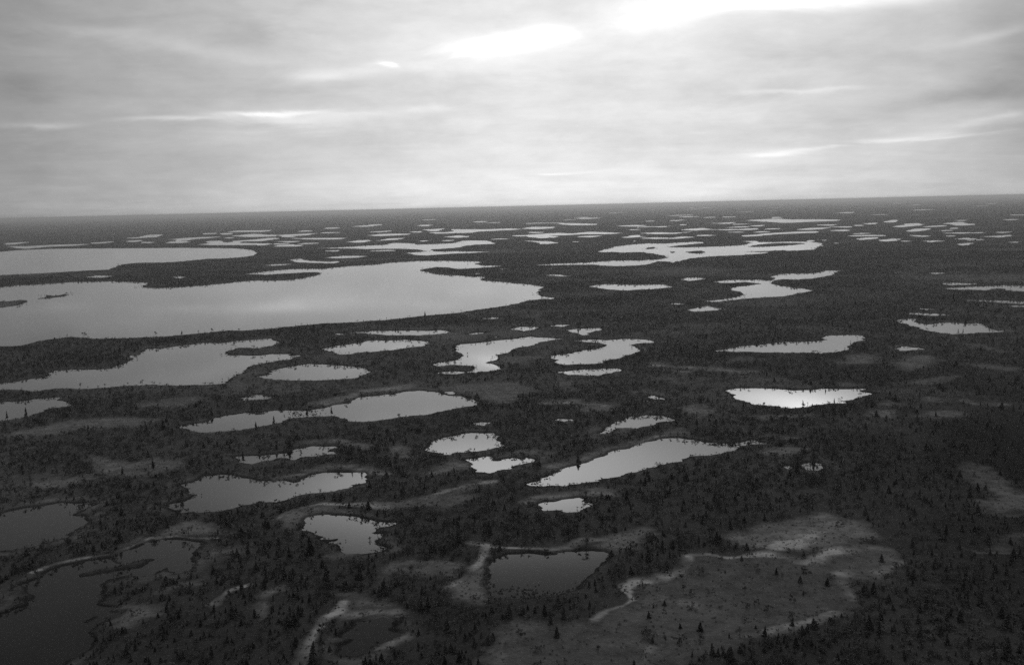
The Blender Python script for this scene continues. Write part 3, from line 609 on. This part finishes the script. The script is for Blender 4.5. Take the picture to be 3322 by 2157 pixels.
# hand-placed trees that stand out in the photo: (x, y of foot, height in px, sort, label)
STAND = [
 (86, 1357, 30, 's', "dark spruce rising over the near shore of the small lake at the left edge"),
 (25, 1366, 27, 's', "broad dark spruce at the left edge of the picture below a small lake"),
 (529, 1397, 36, 's', "lone tall spruce on open ground left of a long narrow pond"),
 (498, 1530, 40, 's', "taller spruce standing on the pale oval fen at left"),
 (397, 1548, 32, 's', "spruce at the lower rim of the pale oval fen at left"),
 (790, 1506, 38, 's', "dark spruce in front of the left end of the narrow leaf-shaped pond"),
 (889, 1376, 27, 's', "pointed spruce silhouetted against the water strip joining two lakes"),
 (830, 1389, 18, 's', "small pointed spruce silhouetted on the lower shore of a narrow lake"),
 (1076, 1349, 32, 's', "dark spruce with a neighbour at the left tip of the wide central lake"),
 (995, 1349, 24, 's', "spruce silhouetted against the reedy channel between two lakes"),
 (969, 1357, 20, 'b', "bushy low tree in the reedy channel between two lakes"),
 (1139, 1494, 48, 's', "tall spruce mirrored in the right end of the curved lake"),
 (1171, 1502, 46, 's', "tall spruce nearest the right tip of the curved lake, mirrored in it"),
 (1379, 1027, 15, 's', "small spruce clump on the lower shore of the largest lake"),
 (1862, 1454, 30, 's', "dark spruce between two ponds at the centre of the picture"),
 (2364, 1458, 22, 'b', "round tree standing at the water in the right arm of the long slanting lake"),
 (2605, 1317, 19, 's', "dark little spruce against the brightest part of the shining lake"),
 (2706, 1306, 14, 's', "thin spruce against the right part of the shining lake"),
 (2679, 1262, 18, 's', "spruce on the far shore of the shining lake, mirrored in it"),
 (3109, 1087, 17, 's', "left one of two small spruces on the near shore of the ragged lake at right"),
 (3124, 1082, 14, 's', "right one of two small spruces on the near shore of the ragged lake at right"),
 (3035, 1356, 20, 's', "spruce on a pale strip of fen at the right"),
 (2586, 1542, 46, 's', "tall dark spruce between two bright little pools at right"),
 (3231, 1282, 24, 's', "dark spruce in the scrub near the right edge of the picture"),
 (275, 1094, 17, 'b', "bushy dark tree on the lower left shore of the largest lake"),
 (462, 1246, 16, 'b', "small dark tree on the lower shore of the second lake at left"),
 (260, 1258, 16, 'b', "bushy tree on the lower shore near the left end of the second lake"),
 (1016, 2165, 75, 's', "spruce at the bottom edge of the picture beside a pale wet track"),
 (1488, 1776, 58, 's', "dark broad spruce between two fens below the centre"),
 (2481, 2070, 34, 's', "left one of two spruces on the pale lower rim of the big fen"),
 (2571, 2036, 30, 's', "right one of two spruces on the pale lower rim of the big fen"),
 (359, 2082, 34, 's', "spruce at the right shore of the big lake in the lower left corner"),
 (688, 1077, 13, 'b', "round-topped tree on a stem at the lower shore of the largest lake"),
 (505, 1088, 13, 'b', "low bushy tree on the lower shore of the largest lake, right of a darker one"),
 (590, 1085, 13, 's', "small pointed tree on the lower shore of the largest lake, left of a round one"),
]
for x, y, h, kind, lab in STAND:
    gx, gy = pix_spot(x, y); r = math.hypot(gx, gy)
    H = h*SRC/FPX*math.hypot(r, CH)*1.02
    k = random.randrange(3) if kind == 'b' else (1 if h > 28 and 'broad' in lab else random.choice((0, 1, 2)))
    plant("spruce_tree" if kind == 's' else "birch_tree", SPR[k] if kind == 's' else BIR[k], gx, gy, H, lab, "tree",
          None, 1.15 if kind == 's' else 1.0)

# ------------------------------------------------------------------ scatter
def scatter(n, r0, r1, power, sd_min, weight, seed, wet=0.0):
    g = np.random.default_rng(seed)
    u = g.random(n); p = power                        # density falls as r**-p
    e = 2-p
    r = (r0**e+u*(r1**e-r0**e))**(1/e)
    a = (g.random(n)*2-1)*math.radians(31.5)
    x = r*np.sin(a); y = r*np.cos(a)
    s = sample(SD, x, y); f = sample(FEN, x, y)
    keep = (s > sd_min) & (g.random(n) < weight(x, y, s, f))
    patchy = np.clip(fbm(x/55, y/55, 77, 3)*5+0.4, 0, 1)
    keep |= (s <= sd_min) & (s > sd_min-1.5-0.006*r) & (g.random(n) < wet*patchy)
    return x[keep], y[keep], s[keep], f[keep], g
def wood(x, y): return np.clip(fbm(x/70, y/70, 41, 4)*5+0.5, 0.04, 1)
def px_of(x, y):
    d = np.stack([x, y, np.full_like(x, -CH)], -1)
    z = d@cF; return 512+FPX*(d@cR)/z, 332.5-FPX*(d@cU)/z
dark_zone = closed_wood

xs, ys, ss, ff, g = scatter(75000, 190, 3600, 1.2, 1.5, lambda x, y, s, f: np.clip((wood(x, y)*0.36+0.85*dark_zone(x, y))*(1-2.6*f), 0, 1), 5)
hs = g.gamma(4.0, 0.44, len(xs)); hs = np.clip(hs, 1.0, 7.0)
xb, yb, sb, fb, gb = scatter(150000, 190, 3600, 1.15, 1.0, lambda x, y, s, f: np.clip((0.25+0.6*wood(x+500, y))*(1-2.2*f)*(1-0.9*dark_zone(x, y)), 0, 1), 6, 0.5)
hb = np.clip(gb.gamma(8.0, 0.27, len(xb)), 1.0, 4.5)
def shorecap(x, y, s, h, low=1.0, tallfrac=0.07):     # only sparse tall growth on near banks, as in the photo
    r = np.hypot(x, y); near = np.full(len(x), 1e3)
    for q in (0.25, 0.5, 0.8, 1.1):
        t = 1+q*h/CH; near = np.minimum(near, sample(SD, x*t, y*t))
    tall = (np.abs(np.sin(x*12.9898+y*78.233)*43758.5453) % 1) < tallfrac
    return np.where((near < 0.5) & ~tall, np.minimum(h, low), h)
hs = shorecap(xs, ys, ss, hs)
hb = np.where(sb < 1, hb*0.62, shorecap(xb, yb, sb, hb))

def in_view(x, y, m=6):
    u, v = px_of(x, y); return (u > -m) & (u < 1024+m) & (v < 664+m*2)
def split(x, y, h, N):
    app = h/np.hypot(x, y)*in_view(x, y, 2)
    o = np.argsort(-app); return o[:N], o[N:]

def points_stuff(name, x, y, h, meshes_objs, label, cat, wid=1.0):
    z = np.maximum(sample(HZ, x, y), 0)-0.02
    me = bpy.data.meshes.new(name); n = len(x)
    me.vertices.add(n); me.vertices.foreach_set('co', np.stack([x, y, z], -1).astype(np.float32).ravel())
    a = me.attributes.new('hh', 'FLOAT', 'POINT'); a.data.foreach_set('value', h.astype(np.float32))
    a = me.attributes.new('ww', 'FLOAT', 'POINT'); a.data.foreach_set('value', (h*wid*rng.uniform(.8, 1.35, n)).astype(np.float32))
    a = me.attributes.new('rz', 'FLOAT', 'POINT'); a.data.foreach_set('value', rng.uniform(0, 6.28, n).astype(np.float32))
    for nm in ('rx', 'ry'):
        a = me.attributes.new(nm, 'FLOAT', 'POINT'); a.data.foreach_set('value', rng.normal(0, .05, n).astype(np.float32))
    a = me.attributes.new('kk', 'INT', 'POINT'); a.data.foreach_set('value', rng.integers(0, len(meshes_objs), n).astype(np.int32))
    o = bpy.data.objects.new(name, me); col.objects.link(o)
    ng = bpy.data.node_groups.new(name, 'GeometryNodeTree')
    ng.interface.new_socket('Geometry', in_out='INPUT', socket_type='NodeSocketGeometry')
    ng.interface.new_socket('Geometry', in_out='OUTPUT', socket_type='NodeSocketGeometry')
    N = ng.nodes.new; Lk = ng.links.new
    gi = N('NodeGroupInput'); go = N('NodeGroupOutput'); jn = N('GeometryNodeJoinGeometry')
    def attr(nm, ty):
        q = N('GeometryNodeInputNamedAttribute'); q.data_type = ty; q.inputs['Name'].default_value = nm
        return q.outputs['Attribute']
    A_h, A_w, A_r, A_k = attr('hh', 'FLOAT'), attr('ww', 'FLOAT'), attr('rz', 'FLOAT'), attr('kk', 'INT')
    sc_ = N('ShaderNodeCombineXYZ'); Lk(A_w, sc_.inputs[0]); Lk(A_w, sc_.inputs[1]); Lk(A_h, sc_.inputs[2])
    ro = N('ShaderNodeCombineXYZ'); Lk(A_r, ro.inputs[2]); Lk(attr('rx', 'FLOAT'), ro.inputs[0]); Lk(attr('ry', 'FLOAT'), ro.inputs[1])
    for k, objs in enumerate(meshes_objs):
        cmp_ = N('FunctionNodeCompare'); cmp_.data_type = 'INT'; cmp_.operation = 'EQUAL'
        Lk(A_k, cmp_.inputs['A']); cmp_.inputs['B'].default_value = k
        j2 = N('GeometryNodeJoinGeometry')
        for ob in objs:
            oi = N('GeometryNodeObjectInfo'); oi.inputs['Object'].default_value = ob; oi.transform_space = 'ORIGINAL'
            Lk(oi.outputs['Geometry'], j2.inputs[0])
        ins = N('GeometryNodeInstanceOnPoints')
        Lk(gi.outputs[0], ins.inputs['Points']); Lk(cmp_.outputs[0], ins.inputs['Selection'])
        Lk(j2.outputs[0], ins.inputs['Instance']); Lk(ro.outputs[0], ins.inputs['Rotation']); Lk(sc_.outputs[0], ins.inputs['Scale'])
        Lk(ins.outputs[0], jn.inputs[0])
    Lk(jn.outputs[0], go.inputs[0])
    md = o.modifiers.new('scatter', 'NODES'); md.node_group = ng
    tag(o, label, cat, kind='stuff')
    return o
def grow(name, V, x, y, h, N, label, group, wid):
    a, b = split(x, y, h, N); src = [None]*len(V)
    for i in a:
        k = random.randrange(len(V))
        r = plant(name, V[k], float(x[i]), float(y[i]), float(h[i]), label, "tree", group, wid*random.uniform(.85, 1.25))
        if src[k] is None: src[k] = list(r.children)
    return b, src
bs, src_s = grow("spruce_tree", SPR, xs, ys, hs, 270, "dark narrow spruce standing among scrub in the near part of the bog", "spruces scattered over the near bog", 1.5)
bb, src_b = grow("birch_tree", BIR, xb, yb, hb, 290, "low round-crowned birch growing in the near scrub of the bog", "low birches scattered over the near bog", 1.1)
points_stuff("spruce_wood", xs[bs], ys[bs], hs[bs], src_s, "mass of dark small spruces covering the bog out to the far lakes", "trees", 1.6)
points_stuff("birch_wood", xb[bb], yb[bb], hb[bb], src_b, "mass of low leafy birches between the lakes", "trees", 1.1)

# scrub: nobody could count it
xq, yq, sq, fq2, gq = scatter(150000, 185, 2600, 0.85, 0.8, lambda x, y, s, f: np.clip((0.45+0.5*wood(x, y+300))*(1-2.5*f)*(1-0.88*dark_zone(x, y)), 0.01, 1), 8)
hq = shorecap(xq, yq, sq, gq.uniform(0.6, 1.7, len(xq)), 0.5, 0.15)
s0 = [bpy.data.objects.new("shrub", m) for m, _ in SHR]
for k, o in enumerate(s0):
    col.objects.link(o); gx, gy = pix_spot((1700, 640)[k], (1960, 2030)[k]); o.location = (gx, gy, float(sample(HZ, np.array([gx]), np.array([gy]))[0])); o.scale = (1.6, 1.6, 1.6)
    tag(o, ("low leafy shrub in the dark scrub under the grey shallow pond", "low leafy shrub in the scrub right of the big lower left lake")[k], "shrub", "low shrubs in the scrub")
points_stuff("scrub", xq, yq, hq, [[o] for o in s0], "low dark scrub carpeting the ground between the trees", "scrub", 1.25)

# sedge tufts on the fens
def tuft(seed):
    random.seed(seed); v, f = [], []
    for i in range(22):
        a = random.uniform(0, 6.28); l = random.uniform(.5, 1); rr = random.uniform(0, .5)
        blade(v, f, (math.cos(a)*rr, math.sin(a)*rr, 0), (math.cos(a)*.35*l, math.sin(a)*.35*l, l), .08)
    return build("sedge_tuft", v, f, M_SED)
xt, yt, st, ft, gt = scatter(90000, 185, 1500, 0.8, -1.2, lambda x, y, s, f: np.clip(1.4*f*(s > 0)+0.10*(np.abs(s) < 1.2), 0, 1), 9)
tf = bpy.data.objects.new("sedge_tuft", tuft(5)); col.objects.link(tf)
REEDS = ["K 200,930 300,960 450,930 700,960 900,900 960,850 900,1000 650,1040 400,1070 250,1040 160,960",
         "J 590,1395 700,1345 760,1400 1000,1330 1060,1310 900,1400 820,1450 720,1490 610,1480", "I 1240,345 1420,330 1420,380 1280,365", "F 60,800 330,790 400,820 60,860",
         "J 850,440 1000,450 1000,560 860,560", "J 420,560 600,600 590,680 430,600", "G 660,1040 800,1020 780,1090 660,1110"]
rx, ry = [], []
for s_ in REEDS:
    pts = P(s_); n = int(min(5000, 900+0*len(pts))); lo = pts.min(0); hi_ = pts.max(0)
    n = int(min(16000, (hi_[0]-lo[0])*(hi_[1]-lo[1])*(0.9 if s_[0] == 'K' else 0.3)))
    qx = rng.uniform(lo[0], hi_[0], n); qy = rng.uniform(lo[1], hi_[1], n)
    k = (segdist(qx, qy, pts)+6*fbm(qx/12, qy/12, 61, 3) < rng.uniform(-9, 2, n)) & (sample(SD, qx, qy) < 0)
    rx.append(qx[k]); ry.append(qy[k])
xt = np.concatenate([xt]+rx); yt = np.concatenate([yt]+ry)
gx, gy = pix_spot(2000, 2050); tf.location = (gx, gy, float(sample(HZ, np.array([gx]), np.array([gy]))[0])); tf.scale = (.6, .6, .6)
tag(tf, "pale tuft of sedge in the middle of the big lower right fen", "sedge", "sedge tufts")
points_stuff("sedge", xt, yt, gt.uniform(.25, .6, len(xt)), [[tf]], "pale sedge growing on the open fens and lake margins", "sedge", 1.2)

# ------------------------------------------------------------------ haze: the air over the bog
hm, nt = new_mat("haze"); t = NT(nt)
pv = t.n('ShaderNodeVolumePrincipled'); pv.inputs['Color'].default_value = (0.88, 0.88, 0.88, 1)
pv.inputs['Density'].default_value = 6.5e-5; pv.inputs['Anisotropy'].default_value = 0.6
ho = t.n('ShaderNodeOutputMaterial'); t.l(pv.outputs[0], ho.inputs['Volume'])
R = 61500.0; z0, z1 = -2.0, CH+8
vv = [(x, y, z) for z in (z0, z1) for x, y in ((-R, -R), (R, -R), (R, R), (-R, R))]
hz = bpy.data.objects.new("haze", build("haze", vv, [(3, 2, 1, 0), (4, 5, 6, 7), (0, 1, 5, 4), (1, 2, 6, 5), (2, 3, 7, 6), (3, 0, 4, 7)], hm))
col.objects.link(hz); tag(hz, "thin grey air veiling the far bog", "haze", kind='stuff')
print("lakes", len(LAKES), "spruce", len(xs), "birch", len(xb), "scrub", len(xq), "sedge", len(xt), "verts", NR*NC)
